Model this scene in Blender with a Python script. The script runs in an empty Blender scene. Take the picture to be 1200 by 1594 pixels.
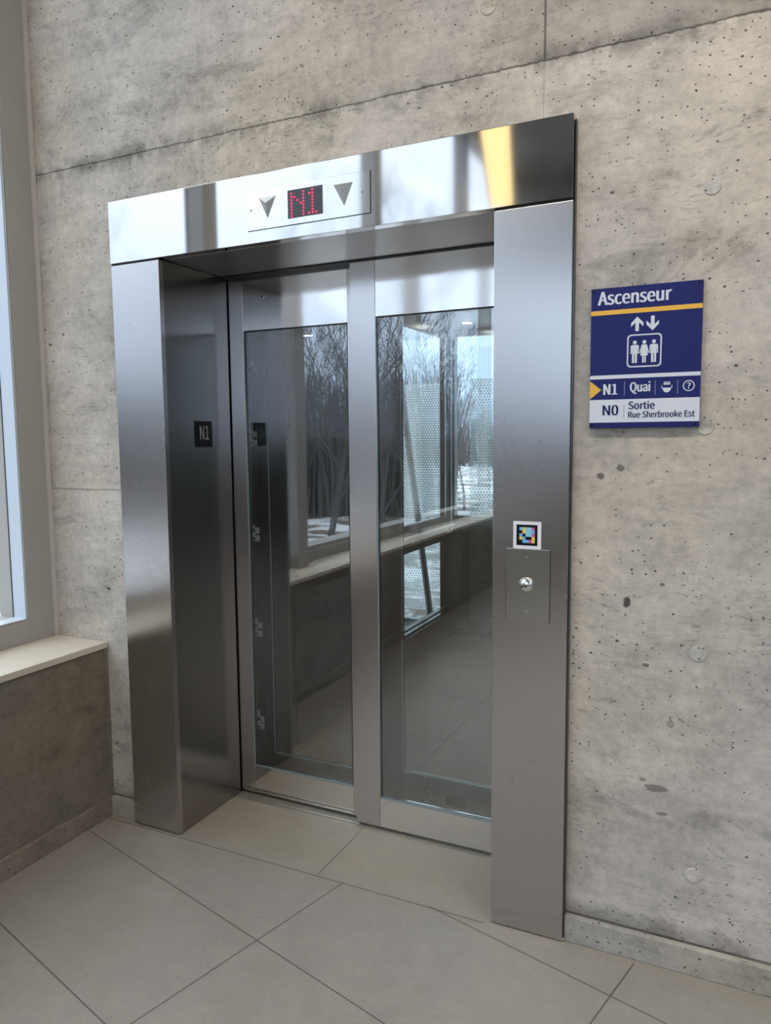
import bpy, bmesh, math, random
from mathutils import Vector, Matrix, Euler
random.seed(7)
sc = bpy.context.scene
C = sc.collection
PI = math.pi

# ------------------------------------------------------------------ helpers
def mesh_obj(name, bm, mat, parent=None, smooth=False):
    me = bpy.data.meshes.new(name)
    bm.normal_update()
    bm.to_mesh(me); bm.free()
    o = bpy.data.objects.new(name, me); C.objects.link(o)
    if mat:
        for m in (mat if isinstance(mat, (list, tuple)) else [mat]):
            me.materials.append(m)
    if smooth:
        for p in me.polygons: p.use_smooth = True
    if parent: 
        o.parent = parent
        o.matrix_parent_inverse = Matrix.Translation(-parent.location)
    return o

def tag(o, label=None, cat=None, group=None, kind=None):
    if label: o['label'] = label
    if cat: o['category'] = cat
    if group: o['group'] = group
    if kind: o['kind'] = kind
    return o

def thing(name, label, cat, loc=(0, 0, 0), group=None):
    o = bpy.data.objects.new(name, None); C.objects.link(o)
    o.location = loc; o.empty_display_size = .1
    return tag(o, label, cat, group)

def add_box(bm, x0, x1, y0, y1, z0, z1, bev=0.0, mi=0):
    vs = [bm.verts.new(p) for p in ((x0,y0,z0),(x1,y0,z0),(x1,y1,z0),(x0,y1,z0),(x0,y0,z1),(x1,y0,z1),(x1,y1,z1),(x0,y1,z1))]
    fs = [bm.faces.new([vs[i] for i in f]) for f in ((3,2,1,0),(4,5,6,7),(0,1,5,4),(1,2,6,5),(2,3,7,6),(3,0,4,7))]
    for f in fs: f.material_index = mi
    if bev > 0:
        es = list({e for f in fs for e in f.edges})
        bmesh.ops.bevel(bm, geom=es, offset=bev, segments=2, profile=.6, affect='EDGES')
    return bm

def box(name, x0, x1, y0, y1, z0, z1, mat, parent=None, bev=0.0):
    bm = bmesh.new(); add_box(bm, x0, x1, y0, y1, z0, z1, bev)
    return mesh_obj(name, bm, mat, parent)

def boxes(name, lst, mat, parent=None, bev=0.0):
    bm = bmesh.new()
    for b in lst: add_box(bm, *b, bev=bev)
    return mesh_obj(name, bm, mat, parent)

def struct(o, label=None):
    o['kind'] = 'structure'
    if label: o['label'] = label
    return o

def add_disc(bm, c, r, axis='y', depth=.002, n=24, front=-1, dome=0.0):
    """short cylinder whose cap faces front*axis"""
    c = Vector(c)
    u, v, w = {'y': (Vector((1,0,0)), Vector((0,0,1)), Vector((0,1,0))),
               'x': (Vector((0,1,0)), Vector((0,0,1)), Vector((1,0,0))),
               'z': (Vector((1,0,0)), Vector((0,1,0)), Vector((0,0,1)))}[axis]
    w = w * front
    rings = []
    prof = [(r, 0), (r, depth*.7), (r*.93, depth)]
    if dome: prof += [(r*.6, depth+dome*.7), (r*.25, depth+dome)]
    for rr, d in prof:
        rings.append([bm.verts.new(c + u*rr*math.cos(2*PI*i/n) + v*rr*math.sin(2*PI*i/n) + w*d) for i in range(n)])
    for a, b in zip(rings, rings[1:]):
        for i in range(n):
            bm.faces.new((a[i], a[(i+1) % n], b[(i+1) % n], b[i]))
    bm.faces.new(rings[-1]); bm.faces.new(rings[0][::-1])
    return bm

def add_tube(bm, pts, rads, n=10, cap=True):
    rings = []
    prev = None
    for i, p in enumerate(pts):
        p = Vector(p)
        d = (Vector(pts[min(i+1, len(pts)-1)]) - Vector(pts[max(i-1, 0)])).normalized()
        a = d.orthogonal().normalized() if prev is None else (prev - d*prev.dot(d)).normalized()
        prev = a
        b = d.cross(a)
        r = rads[i] if isinstance(rads, (list, tuple)) else rads
        rings.append([bm.verts.new(p + a*r*math.cos(2*PI*k/n) + b*r*math.sin(2*PI*k/n)) for k in range(n)])
    for a, b in zip(rings, rings[1:]):
        for k in range(n):
            bm.faces.new((a[k], a[(k+1) % n], b[(k+1) % n], b[k]))
    if cap:
        bm.faces.new(rings[0][::-1]); bm.faces.new(rings[-1])
    return bm

def add_prism(bm, poly, y0, y1):
    """poly: list of (x,z); extruded from y0 (front, camera side) to y1"""
    a = [bm.verts.new((x, y0, z)) for x, z in poly]
    b = [bm.verts.new((x, y1, z)) for x, z in poly]
    n = len(poly)
    bm.faces.new(a); bm.faces.new(b[::-1])
    for i in range(n):
        bm.faces.new((a[i], b[i], b[(i+1) % n], a[(i+1) % n]))
    return bm

def fix_normals(bm):
    bmesh.ops.recalc_face_normals(bm, faces=bm.faces)

# letter outlines: advance, then closed loops of x,y pairs (capital height 257)
GLYPHS = {
    '0': (194, [[97,-5,130,4,156,29,172,70,177,129,172,187,156,229,130,253,97,261,64,253,39,229,23,187,18,129,23,70,39,29,64,4], [97,21,77,28,62,47,52,81,48,129,52,177,62,211,77,230,97,236,117,230,133,211,143,177,146,129,143,81,133,47,117,28]]),
    '1': (194, [[31,0,172,0,172,27,120,27,120,257,96,257,85,251,72,246,58,242,42,238,42,218,88,218,88,27,31,27]]),
    '?': (166, [[62,77,91,77,97,113,117,142,138,171,147,204,143,230,130,250,109,262,82,267,62,264,44,258,28,247,15,235,33,218,43,227,54,234,66,239,78,240,95,237,107,229,114,217,116,202,107,174,86,147,67,117], [77,-5,87,-3,94,2,99,10,101,20,99,30,94,37,87,42,77,44,68,42,61,37,56,30,55,20,56,10,61,2,68,-3]]),
    'A': (213, [[1,0,34,0,59,78,153,78,177,0,211,0,124,257,88,257], [67,104,79,144,86,165,93,187,99,208,105,230,106,230,113,208,119,187,125,165,132,144,145,104]]),
    'E': (206, [[35,0,187,0,187,28,68,28,68,121,165,121,165,149,68,149,68,229,183,229,183,257,35,257]]),
    'N': (253, [[35,0,66,0,66,135,65,155,64,175,63,195,62,215,63,215,91,162,185,0,218,0,218,257,187,257,187,123,187,103,188,82,190,62,192,42,190,42,162,95,68,257,35,257]]),
    'Q': (260, [[130,22,98,30,74,51,59,85,54,129,59,172,74,205,98,226,130,233,161,226,185,205,201,172,206,129,201,85,185,51,161,30], [208,-64,219,-64,230,-63,238,-61,245,-58,239,-34,233,-35,227,-36,220,-37,212,-37,192,-35,174,-29,160,-18,149,-3,186,11,215,39,233,79,239,129,231,185,209,226,174,252,130,261,86,252,51,226,28,185,20,129,27,78,46,38,76,10,114,-4,128,-28,149,-47,176,-60]]),
    'R': (222, [[68,135,68,230,111,230,137,228,157,220,169,206,173,185,169,163,157,147,137,138,111,135], [176,0,213,0,147,112,171,122,189,137,201,158,205,185,199,219,180,241,152,253,116,257,35,257,35,0,68,0,68,109,114,109]]),
    'S': (209, [[106,-5,143,1,170,17,188,40,194,68,190,93,178,112,162,126,141,137,104,153,89,159,75,168,65,180,62,196,65,211,75,223,90,230,110,233,127,231,142,226,156,219,168,209,185,230,170,242,152,252,132,259,110,261,77,256,52,242,35,221,29,193,34,169,46,150,63,137,81,127,118,111,135,103,148,94,157,82,161,65,157,48,146,35,130,27,107,24,87,26,68,33,51,43,36,56,17,33,35,18,56,6,80,-2]]),
    'a': (197, [[76,-5,93,-2,109,3,125,12,139,23,140,23,143,0,169,0,169,117,165,149,154,174,133,189,103,195,81,193,61,187,43,179,29,170,41,148,53,156,67,162,82,167,98,168,117,164,129,154,136,138,137,120,85,111,49,97,28,77,21,49,25,26,36,10,54,-1], [85,21,72,23,61,28,54,38,51,51,56,68,70,82,97,92,137,99,137,46,124,35,111,28,98,23]]),
    'b': (216, [[116,-5,147,2,173,22,192,55,199,98,194,138,179,169,155,188,123,195,107,193,92,187,77,179,63,168,64,202,64,279,32,279,32,0,58,0,61,20,62,20,75,9,89,2,102,-3], [111,22,100,23,89,27,77,33,64,42,64,142,78,153,90,161,103,166,115,168,138,163,154,149,163,127,165,98,161,66,150,42,132,28]]),
    'c': (179, [[107,-5,124,-3,140,2,155,9,169,19,155,41,145,34,134,28,123,24,110,22,86,27,67,42,55,65,51,95,56,125,68,148,87,163,111,168,122,167,131,164,140,158,149,152,165,173,154,181,142,188,127,193,110,195,75,188,46,169,26,137,18,95,25,53,44,22,72,2]]),
    'e': (194, [[109,-5,127,-3,144,1,158,7,172,15,160,36,149,30,138,25,126,22,113,21,88,26,68,39,55,60,50,88,178,88,178,91,179,96,179,101,179,106,174,143,160,171,136,189,103,195,72,188,44,168,25,137,18,95,25,53,45,22,74,2], [49,110,56,135,68,154,85,166,104,169,124,166,139,154,148,136,151,110]]),
    'h': (213, [[32,0,64,0,64,138,78,151,90,160,103,165,116,167,133,164,144,155,150,139,152,116,152,0,184,0,184,120,181,152,170,176,152,190,126,195,108,193,91,186,77,176,63,163,64,202,64,279,32,279]]),
    'i': (96, [[32,0,64,0,64,190,32,190], [48,229,57,231,64,235,68,242,70,251,68,259,64,266,57,270,48,271,40,270,33,266,29,259,27,251,29,242,33,235,40,231]]),
    'k': (193, [[32,0,64,0,64,50,99,92,155,0,190,0,118,113,181,190,146,190,65,90,64,90,64,279,32,279]]),
    'n': (214, [[32,0,64,0,64,138,78,151,90,160,103,165,116,167,133,164,144,155,150,139,152,116,152,0,184,0,184,120,181,152,170,176,152,190,126,195,108,193,91,186,76,175,62,162,58,190,32,190]]),
    'o': (212, [[106,-5,139,2,167,22,187,53,194,95,187,137,167,169,139,188,106,195,73,188,45,169,25,137,18,95,25,53,45,22,73,2], [106,22,84,27,66,42,55,65,51,95,55,125,66,148,84,163,106,168,129,163,146,148,157,125,161,95,157,65,146,42,129,27]]),
    'r': (136, [[32,0,64,0,64,122,75,143,87,156,100,164,112,166,117,166,122,166,126,165,131,163,137,191,132,193,127,194,122,195,116,195,101,192,86,184,73,172,62,155,58,190,32,190]]),
    's': (164, [[82,-5,112,0,133,12,146,30,151,52,146,75,132,90,114,101,93,110,78,116,65,122,56,131,52,143,54,153,61,162,72,168,88,170,100,169,111,165,121,160,131,153,146,173,134,182,120,189,104,193,87,195,59,191,39,179,26,162,22,141,27,120,39,105,57,94,77,86,93,80,107,72,117,63,120,50,118,38,111,29,99,23,83,20,67,22,53,27,39,34,27,43,11,22,26,11,43,3,62,-3]]),
    't': (132, [[92,-5,101,-4,110,-2,119,0,127,2,121,27,116,25,110,23,105,22,99,21,85,24,76,31,71,42,70,58,70,164,121,164,121,190,70,190,70,244,43,244,40,190,9,188,9,164,38,164,38,59,41,33,50,13,66,0]]),
    'u': (213, [[88,-5,106,-2,122,5,137,16,151,30,152,30,154,0,181,0,181,190,149,190,149,55,136,41,124,31,111,25,97,23,81,26,70,35,64,51,62,74,62,190,29,190,29,70,33,38,44,14,62,0]]),
}

def text_obj(name, text, x0, z0, width, height, y, mat, parent, bold=0.02, plane='xz', thick=.0006):
    """flat lettering fitted to a box: x0..x0+width, baseline z0, cap height; bold = stroke widening"""
    total = []
    pen = 0.0
    for ch in text:
        if ch == ' ': pen += 85; continue
        adv, loops = GLYPHS[ch]
        total.append((pen, loops)); pen += adv
    xs = [pen_ + l[i] for pen_, loops in total for l in loops for i in range(0, len(l), 2)]
    mn, mxx = min(xs), max(xs)
    bm = bmesh.new()
    kx = (width - 2*bold*height)/(mxx-mn); kz = height/257
    offs = [(0, 0)] if bold <= 0 else [(-1, 0), (-.34, 0), (.34, 0), (1, 0)]
    for oi, (ox, oz) in enumerate(offs):
        for pen_, loops in total:
            cu = bpy.data.curves.new('outline', 'CURVE'); cu.dimensions = '2D'; cu.fill_mode = 'FRONT'
            for l in loops:
                sp = cu.splines.new('POLY'); sp.points.add(len(l)//2-1); sp.use_cyclic_u = True
                for i in range(len(l)//2): sp.points[i].co = (l[2*i], l[2*i+1], 0, 1)
            o = bpy.data.objects.new('outline', cu); C.objects.link(o)
            dg = bpy.context.evaluated_depsgraph_get()
            me = bpy.data.meshes.new_from_object(o.evaluated_get(dg))
            nv = len(bm.verts)
            b2 = bmesh.new(); b2.from_mesh(me)
            r = bmesh.ops.extrude_face_region(b2, geom=list(b2.faces))
            top = {v for v in r['geom'] if isinstance(v, bmesh.types.BMVert)}
            b2.verts.index_update()
            mp = {}
            tk = thick + oi*.00002
            for v in b2.verts:
                px = x0 + bold*height + (pen_ + v.co.x - mn)*kx + ox*bold*height
                pz = z0 + v.co.y*kz
                d = tk if v in top else 0.0
                mp[v] = bm.verts.new((px, y-d, pz) if plane == 'xz' else (y+d, px, pz))
            for f in b2.faces:
                try: bm.faces.new([mp[v] for v in f.verts])
                except ValueError: pass
            b2.free(); bpy.data.meshes.remove(me); bpy.data.objects.remove(o); bpy.data.curves.remove(cu)
    fix_normals(bm)
    return mesh_obj(name, bm, mat, parent)

# ------------------------------------------------------------------ materials
def new_mat(name):
    m = bpy.data.materials.new(name); m.use_nodes = True
    nt = m.node_tree
    for n in list(nt.nodes): nt.nodes.remove(n)
    out = nt.nodes.new('ShaderNodeOutputMaterial')
    return m, nt, out

def N(nt, typ, **kw):
    n = nt.nodes.new(typ)
    for k, v in kw.items():
        if k in n.inputs.keys() if isinstance(k, str) else False:
            pass
        setattr(n, k, v)
    return n

def L(nt, a, b): nt.links.new(a, b)

def mathn(nt, op, a, b=None, c=None, clamp=False):
    n = nt.nodes.new('ShaderNodeMath'); n.operation = op; n.use_clamp = clamp
    for i, x in enumerate((a, b, c)):
        if x is None: continue
        if isinstance(x, (int, float)): n.inputs[i].default_value = x
        else: nt.links.new(x, n.inputs[i])
    return n.outputs[0]

def mixc(nt, fac, a, b, blend='MIX'):
    n = nt.nodes.new('ShaderNodeMix'); n.data_type = 'RGBA'; n.blend_type = blend
    for sock, x in ((n.inputs[0], fac), (n.inputs[6], a), (n.inputs[7], b)):
        if isinstance(x, (int, float)): sock.default_value = x
        elif isinstance(x, tuple): sock.default_value = x if len(x) == 4 else x + (1,)
        else: nt.links.new(x, sock)
    return n.outputs[2]

def ramp(nt, x, p0, p1, c0=(0,0,0,1), c1=(1,1,1,1)):
    n = nt.nodes.new('ShaderNodeMapRange'); n.clamp = True
    n.inputs[1].default_value = p0; n.inputs[2].default_value = p1
    n.interpolation_type = 'SMOOTHSTEP'
    nt.links.new(x, n.inputs[0]); return n.outputs[0]

def noise(nt, vec, scale, detail=4, rough=.6, dist=0.0, stretch=None):
    if stretch:
        mp = nt.nodes.new('ShaderNodeMapping'); mp.inputs['Scale'].default_value = stretch
        nt.links.new(vec, mp.inputs['Vector']); vec = mp.outputs[0]
    n = nt.nodes.new('ShaderNodeTexNoise')
    n.inputs['Scale'].default_value = scale; n.inputs['Detail'].default_value = detail
    n.inputs['Roughness'].default_value = rough; n.inputs['Distortion'].default_value = dist
    nt.links.new(vec, n.inputs['Vector']); return n.outputs[0]

def coord(nt, kind='Object'):
    return nt.nodes.new('ShaderNodeTexCoord').outputs[kind]

def plain(name, col, rough=.5, metal=0.0, spec=.5, emit=None, estr=0.0, mottled=0.06, scale=30):
    m, nt, out = new_mat(name)
    b = nt.nodes.new('ShaderNodeBsdfPrincipled')
    b.inputs['Roughness'].default_value = rough; b.inputs['Metallic'].default_value = metal
    b.inputs['Specular IOR Level'].default_value = spec
    n = noise(nt, coord(nt), scale, 3)
    f = mathn(nt, 'MULTIPLY_ADD', n, 2*mottled, 1-mottled)
    vm = nt.nodes.new('ShaderNodeVectorMath'); vm.operation = 'SCALE'
    vm.inputs[0].default_value = col; L(nt, f, vm.inputs['Scale'])
    L(nt, vm.outputs[0], b.inputs['Base Color'])
    if emit:
        b.inputs['Emission Color'].default_value = emit + (1,); b.inputs['Emission Strength'].default_value = estr
    L(nt, b.outputs[0], out.inputs[0])
    return m

def steel(name, col, rough, grain, aniso=.75, smear=.04, bump=.02):
    """brushed stainless steel, grain = 'x','y' or 'z' (direction of the brush marks)"""
    m, nt, out = new_mat(name)
    b = nt.nodes.new('ShaderNodeBsdfPrincipled')
    b.inputs['Metallic'].default_value = 1.0
    b.inputs['Anisotropic'].default_value = aniso
    co = coord(nt)
    st = {'x': (1.5, 260, 260), 'y': (260, 1.5, 260), 'z': (260, 260, 1.5)}[grain]
    fine = noise(nt, co, 3.0, 3, .6, stretch=st)
    big = noise(nt, co, 2.6, 4, .55, .6)
    r = mathn(nt, 'MULTIPLY_ADD', fine, .004, rough - .002)
    r = mathn(nt, 'MULTIPLY_ADD', big, smear*2, mathn(nt, 'ADD', r, -smear))
    L(nt, r, b.inputs['Roughness'])
    f = mathn(nt, 'MULTIPLY_ADD', fine, .004, .998)
    vm = nt.nodes.new('ShaderNodeVectorMath'); vm.operation = 'SCALE'
    vm.inputs[0].default_value = col; L(nt, f, vm.inputs['Scale'])
    L(nt, vm.outputs[0], b.inputs['Base Color'])
    t = nt.nodes.new('ShaderNodeCombineXYZ')
    for i, k in enumerate('xyz'): t.inputs[i].default_value = 0.0 if k == grain else 1.0     # the sheen spreads across the brush marks
    L(nt, t.outputs[0], b.inputs['Tangent'])
    bp = nt.nodes.new('ShaderNodeBump'); bp.inputs['Strength'].default_value = bump; bp.inputs['Distance'].default_value = .002
    L(nt, big, bp.inputs['Height']); L(nt, bp.outputs[0], b.inputs['Normal'])
    L(nt, b.outputs[0], out.inputs[0])
    return m

def glass(name, tint=(.93, .97, .96), gloss=1.0, f0=.045, graze=1.0):
    m, nt, out = new_mat(name)
    tr = nt.nodes.new('ShaderNodeBsdfTransparent'); tr.inputs[0].default_value = tint + (1,)
    gl = nt.nodes.new('ShaderNodeBsdfGlossy'); gl.inputs['Roughness'].default_value = 0.0
    gl.inputs['Color'].default_value = (gloss, gloss, gloss, 1)
    lw = nt.nodes.new('ShaderNodeLayerWeight'); lw.inputs[0].default_value = .5
    p5 = mathn(nt, 'POWER', lw.outputs['Facing'], 5.0)
    F = mathn(nt, 'MULTIPLY_ADD', p5, (1-f0)*graze, f0)
    mx = nt.nodes.new('ShaderNodeMixShader')
    L(nt, F, mx.inputs[0]); L(nt, tr.outputs[0], mx.inputs[1]); L(nt, gl.outputs[0], mx.inputs[2])
    L(nt, mx.outputs[0], out.inputs[0])
    return m

def concrete(name, base, feature=True, streak=True, dark=1.0, seed=0.0, along='x'):
    m, nt, out = new_mat(name)
    b = nt.nodes.new('ShaderNodeBsdfPrincipled')
    b.inputs['Specular IOR Level'].default_value = .25
    co0 = coord(nt)
    mp = nt.nodes.new('ShaderNodeMapping'); mp.inputs['Location'].default_value = (seed, seed*.7, seed*.3)
    L(nt, co0, mp.inputs['Vector']); co = mp.outputs[0]
    sep = nt.nodes.new('ShaderNodeSeparateXYZ'); L(nt, co0, sep.inputs[0])
    z = sep.outputs['Z']; h = sep.outputs['X'] if along == 'x' else sep.outputs['Y']
    big = noise(nt, co, 1.1, 5, .55, .3)
    mid = noise(nt, co, 5.0, 6, .62, .4)
    st_h = (1.2, 1.2, 6)                        # stretched along the horizontal: board marks
    hs = noise(nt, co, 3.2, 6, .68, .25, stretch=st_h)
    fine = noise(nt, co, 42, 5, .7)
    val = mathn(nt, 'MULTIPLY_ADD', big, .50, .78)
    val = mathn(nt, 'ADD', val, mathn(nt, 'MULTIPLY_ADD', mid, .85, -.425))
    val = mathn(nt, 'ADD', val, mathn(nt, 'MULTIPLY_ADD', hs, .50, -.25))
    val = mathn(nt, 'ADD', val, mathn(nt, 'MULTIPLY_ADD', fine, .62, -.31))
    grit = noise(nt, co, 150, 2, .6)
    val = mathn(nt, 'ADD', val, mathn(nt, 'MULTIPLY_ADD', grit, .22, -.11))
    # paler laitance patches with soft edges
    pal = ramp(nt, noise(nt, co, 3.1, 5, .6, .8), .54, .68)
    val = mathn(nt, 'MULTIPLY_ADD', pal, .10, val)
    # thin horizontal scratches
    hs2 = noise(nt, co, 22, 4, .65, .3, stretch=(1.2, 1.2, 5))
    scr = ramp(nt, hs2, .56, .66)
    patch = ramp(nt, noise(nt, co, 2.6, 3, .6), .42, .60)
    val = mathn(nt, 'SUBTRACT', val, mathn(nt, 'MULTIPLY', mathn(nt, 'MULTIPLY', scr, patch), .27))
    # darker cloudy stains
    stn = ramp(nt, noise(nt, co, 3.4, 7, .70, .7, stretch=(1, 1, 1.9)), .53, .66)
    val = mathn(nt, 'MULTIPLY', val, mathn(nt, 'MULTIPLY_ADD', stn, -.24, 1.0))
    val = mathn(nt, 'MULTIPLY_ADD', val, 1.18, -.135)
    hgt = mathn(nt, 'MULTIPLY_ADD', hs, .5, mathn(nt, 'MULTIPLY', fine, .4))
    # bug holes: clustered little voids of several sizes
    holes = None
    for sc_, r0, dens, lo in ((36, .27, 2.3, .46), (17, .165, 1.3, .47), (80, .37, 3.4, .40), (52, .30, 1.2, .45)):
        wv = noise(nt, co, 18, 2, .5)
        vo = nt.nodes.new('ShaderNodeTexVoronoi'); vo.inputs['Scale'].default_value = sc_
        vo.feature = 'F1'
        mpv = nt.nodes.new('ShaderNodeMapping'); mpv.inputs['Scale'].default_value = (.8, .8, 1.2)
        mpv.inputs['Location'].default_value = (sc_*.31, sc_*.17, 0)
        L(nt, co, mpv.inputs['Vector'])
        L(nt, mpv.outputs[0], vo.inputs['Vector'])
        sepc = nt.nodes.new('ShaderNodeSeparateColor'); L(nt, vo.outputs['Color'], sepc.inputs[0])
        rad = mathn(nt, 'MULTIPLY_ADD', sepc.outputs[0], r0, -r0*.35)
        d = mathn(nt, 'ADD', vo.outputs['Distance'], mathn(nt, 'MULTIPLY_ADD', wv, .10, -.05))
        hl = mathn(nt, 'SUBTRACT', rad, d)
        hl = ramp(nt, hl, 0.0, .035)
        clus = ramp(nt, noise(nt, co, dens, 3, .6), lo, lo + .10)
        hl = mathn(nt, 'MULTIPLY', hl, clus)
        holes = hl if holes is None else mathn(nt, 'MAXIMUM', holes, hl)
    if feature:
        wob = noise(nt, co, 7, 4, .6)
        wob2 = noise(nt, co, 60, 4, .7)
        zz = mathn(nt, 'ADD', z, mathn(nt, 'ADD', mathn(nt, 'MULTIPLY_ADD', wob, .010, -.005), mathn(nt, 'MULTIPLY_ADD', wob2, .014, -.007)))
        dz = mathn(nt, 'SUBTRACT', zz, 2.511)
        up = ramp(nt, dz, -.003, .003)
        # the upper lift turns darker towards the right, unevenly
        side = ramp(nt, h, -.9, .9)
        upcol = mathn(nt, 'MULTIPLY', up, mathn(nt, 'MULTIPLY', side, mathn(nt, 'MULTIPLY_ADD', big, .7, .12)))
        val = mathn(nt, 'MULTIPLY', val, mathn(nt, 'MULTIPLY_ADD', upcol, -.72, 1.0))
        val = mathn(nt, 'MULTIPLY', val, mathn(nt, 'MULTIPLY_ADD', up, -.05, 1.0))
        line = ramp(nt, mathn(nt, 'ABSOLUTE', dz), .0045, .0005)
        lmod = mathn(nt, 'MULTIPLY_ADD', noise(nt, co, 4, 3), .7, .45, clamp=True)
        line = mathn(nt, 'MULTIPLY', line, lmod)
        # dirt halo of the joint
        halo = ramp(nt, mathn(nt, 'ABSOLUTE', dz), .06, 0.0)
        halo = mathn(nt, 'MULTIPLY', halo, ramp(nt, noise(nt, co, 6, 5, .7), .40, .62))
        val = mathn(nt, 'MULTIPLY', val, mathn(nt, 'MULTIPLY_ADD', halo, -.50, 1.0))
        # damp dirt over the kerb
        kd = mathn(nt, 'MULTIPLY', ramp(nt, z, .150, .080), ramp(nt, noise(nt, co, 5, 5, .7, .4), .40, .60))
        val = mathn(nt, 'MULTIPLY', val, mathn(nt, 'MULTIPLY_ADD', kd, -.42, 1.0))
        kl = mathn(nt, 'MULTIPLY', ramp(nt, mathn(nt, 'ABSOLUTE', mathn(nt, 'SUBTRACT', z, .080)), .007, .001), .7)
        line = mathn(nt, 'MAXIMUM', line, kl)
        # vertical joint of the upper lift
        dx = mathn(nt, 'ABSOLUTE', mathn(nt, 'SUBTRACT', h, .131))
        vl = mathn(nt, 'MULTIPLY', ramp(nt, dx, .005, .001), up)
        line = mathn(nt, 'MAXIMUM', line, mathn(nt, 'MULTIPLY', vl, .8))
        # a formwork seam runs on faintly lower down
        dl = mathn(nt, 'ABSOLUTE', mathn(nt, 'SUBTRACT', zz, 1.305))
        vs = mathn(nt, 'MULTIPLY', ramp(nt, dl, .004, .001), ramp(nt, h, -1.35, -1.5))
        line = mathn(nt, 'MAXIMUM', line, mathn(nt, 'MULTIPLY', vs, .5))
        dx2 = mathn(nt, 'ABSOLUTE', mathn(nt, 'SUBTRACT', h, .129))
        vl2 = mathn(nt, 'MULTIPLY', ramp(nt, dx2, .003, .0005), mathn(nt, 'SUBTRACT', 1.0, up))
        line = mathn(nt, 'MAXIMUM', line, mathn(nt, 'MULTIPLY', vl2, .22))
        # vertical run marks just below the joint
        vst = noise(nt, co, 2.5, 5, .7, .3, stretch=(16, 16, 1.2))
        below = mathn(nt, 'MULTIPLY', ramp(nt, dz, -.42, -.02), mathn(nt, 'SUBTRACT', 1.0, up))
        below = mathn(nt, 'MULTIPLY', below, ramp(nt, h, -.35, -.9))
        val = mathn(nt, 'SUBTRACT', val, mathn(nt, 'MULTIPLY', below, mathn(nt, 'MULTIPLY_ADD', vst, .62, -.24)))
        # honeycombing left of the portal
        hc = nt.nodes.new('ShaderNodeTexVoronoi'); hc.inputs['Scale'].default_value = 46
        mph = nt.nodes.new('ShaderNodeMapping'); mph.inputs['Scale'].default_value = (1.25, 1, .62)
        mph.inputs['Rotation'].default_value = (0, .3, 0)
        L(nt, co, mph.inputs['Vector']); L(nt, mph.outputs[0], hc.inputs['Vector'])
        hcs = nt.nodes.new('ShaderNodeSeparateColor'); L(nt, hc.outputs['Color'], hcs.inputs[0])
        hch = ramp(nt, mathn(nt, 'SUBTRACT', mathn(nt, 'MULTIPLY_ADD', hcs.outputs[1], .5, -.2), hc.outputs['Distance']), 0, .05)
        reg = mathn(nt, 'MULTIPLY', ramp(nt, mathn(nt, 'ABSOLUTE', mathn(nt, 'ADD', h, 1.62)), .2, .08), ramp(nt, mathn(nt, 'ABSOLUTE', mathn(nt, 'SUBTRACT', z, 2.34)), .15, .08))
        holes = mathn(nt, 'MAXIMUM', holes, mathn(nt, 'MULTIPLY', mathn(nt, 'MULTIPLY', hch, reg), .75))
        # single larger voids and dark smears, where the photo has them
        for (hx, hz, rx, rz, st) in ((.376, 1.035, .012, .017, 1.0), (.3, 1.38, .016, .010, .8), (.465, .511, .034, .013, .6), (.485, .44, .018, .007, .55),
                                     (.50, .70, .012, .012, .45), (-1.557, .92, .012, .006, 1.0), (.352, 1.405, .011, .010, .7), (.43, .86, .01, .006, .8), (.43,.53,.012,.006,.5)):
            ux = mathn(nt, 'DIVIDE', mathn(nt, 'SUBTRACT', h, hx), rx)
            uz = mathn(nt, 'DIVIDE', mathn(nt, 'SUBTRACT', z, hz), rz)
            dd = mathn(nt, 'ADD', mathn(nt, 'MULTIPLY', ux, ux), mathn(nt, 'MULTIPLY', uz, uz))
            dd = mathn(nt, 'ADD', mathn(nt, 'SQRT', dd), mathn(nt, 'MULTIPLY_ADD', noise(nt, co, 55, 3), 1.6, -.8))
            holes = mathn(nt, 'MAXIMUM', holes, mathn(nt, 'MULTIPLY', ramp(nt, dd, 1.0, .6), st))
        holes = mathn(nt, 'MAXIMUM', holes, line)
    hue = noise(nt, co, .9, 3, .5, .2)
    cA = tuple(c*dark for c in base)
    cB = tuple(c*dark*k for c, k in zip(base, (1.05, .99, .88)))
    colr = mixc(nt, ramp(nt, hue, .35, .7), cA, cB)
    vm = nt.nodes.new('ShaderNodeVectorMath'); vm.operation = 'SCALE'
    L(nt, colr, vm.inputs[0]); L(nt, val, vm.inputs['Scale'])
    col = mixc(nt, mathn(nt, 'MULTIPLY', holes, .88), vm.outputs[0], (.035, .032, .03, 1))
    L(nt, col, b.inputs['Base Color'])
    b.inputs['Roughness'].default_value = .78
    hh = mathn(nt, 'SUBTRACT', hgt, mathn(nt, 'MULTIPLY', holes, 3.0))
    bp = nt.nodes.new('ShaderNodeBump'); bp.inputs['Strength'].default_value = .35; bp.inputs['Distance'].default_value = .004
    L(nt, hh, bp.inputs['Height']); L(nt, bp.outputs[0], b.inputs['Normal'])
    L(nt, b.outputs[0], out.inputs[0])
    return m

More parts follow.
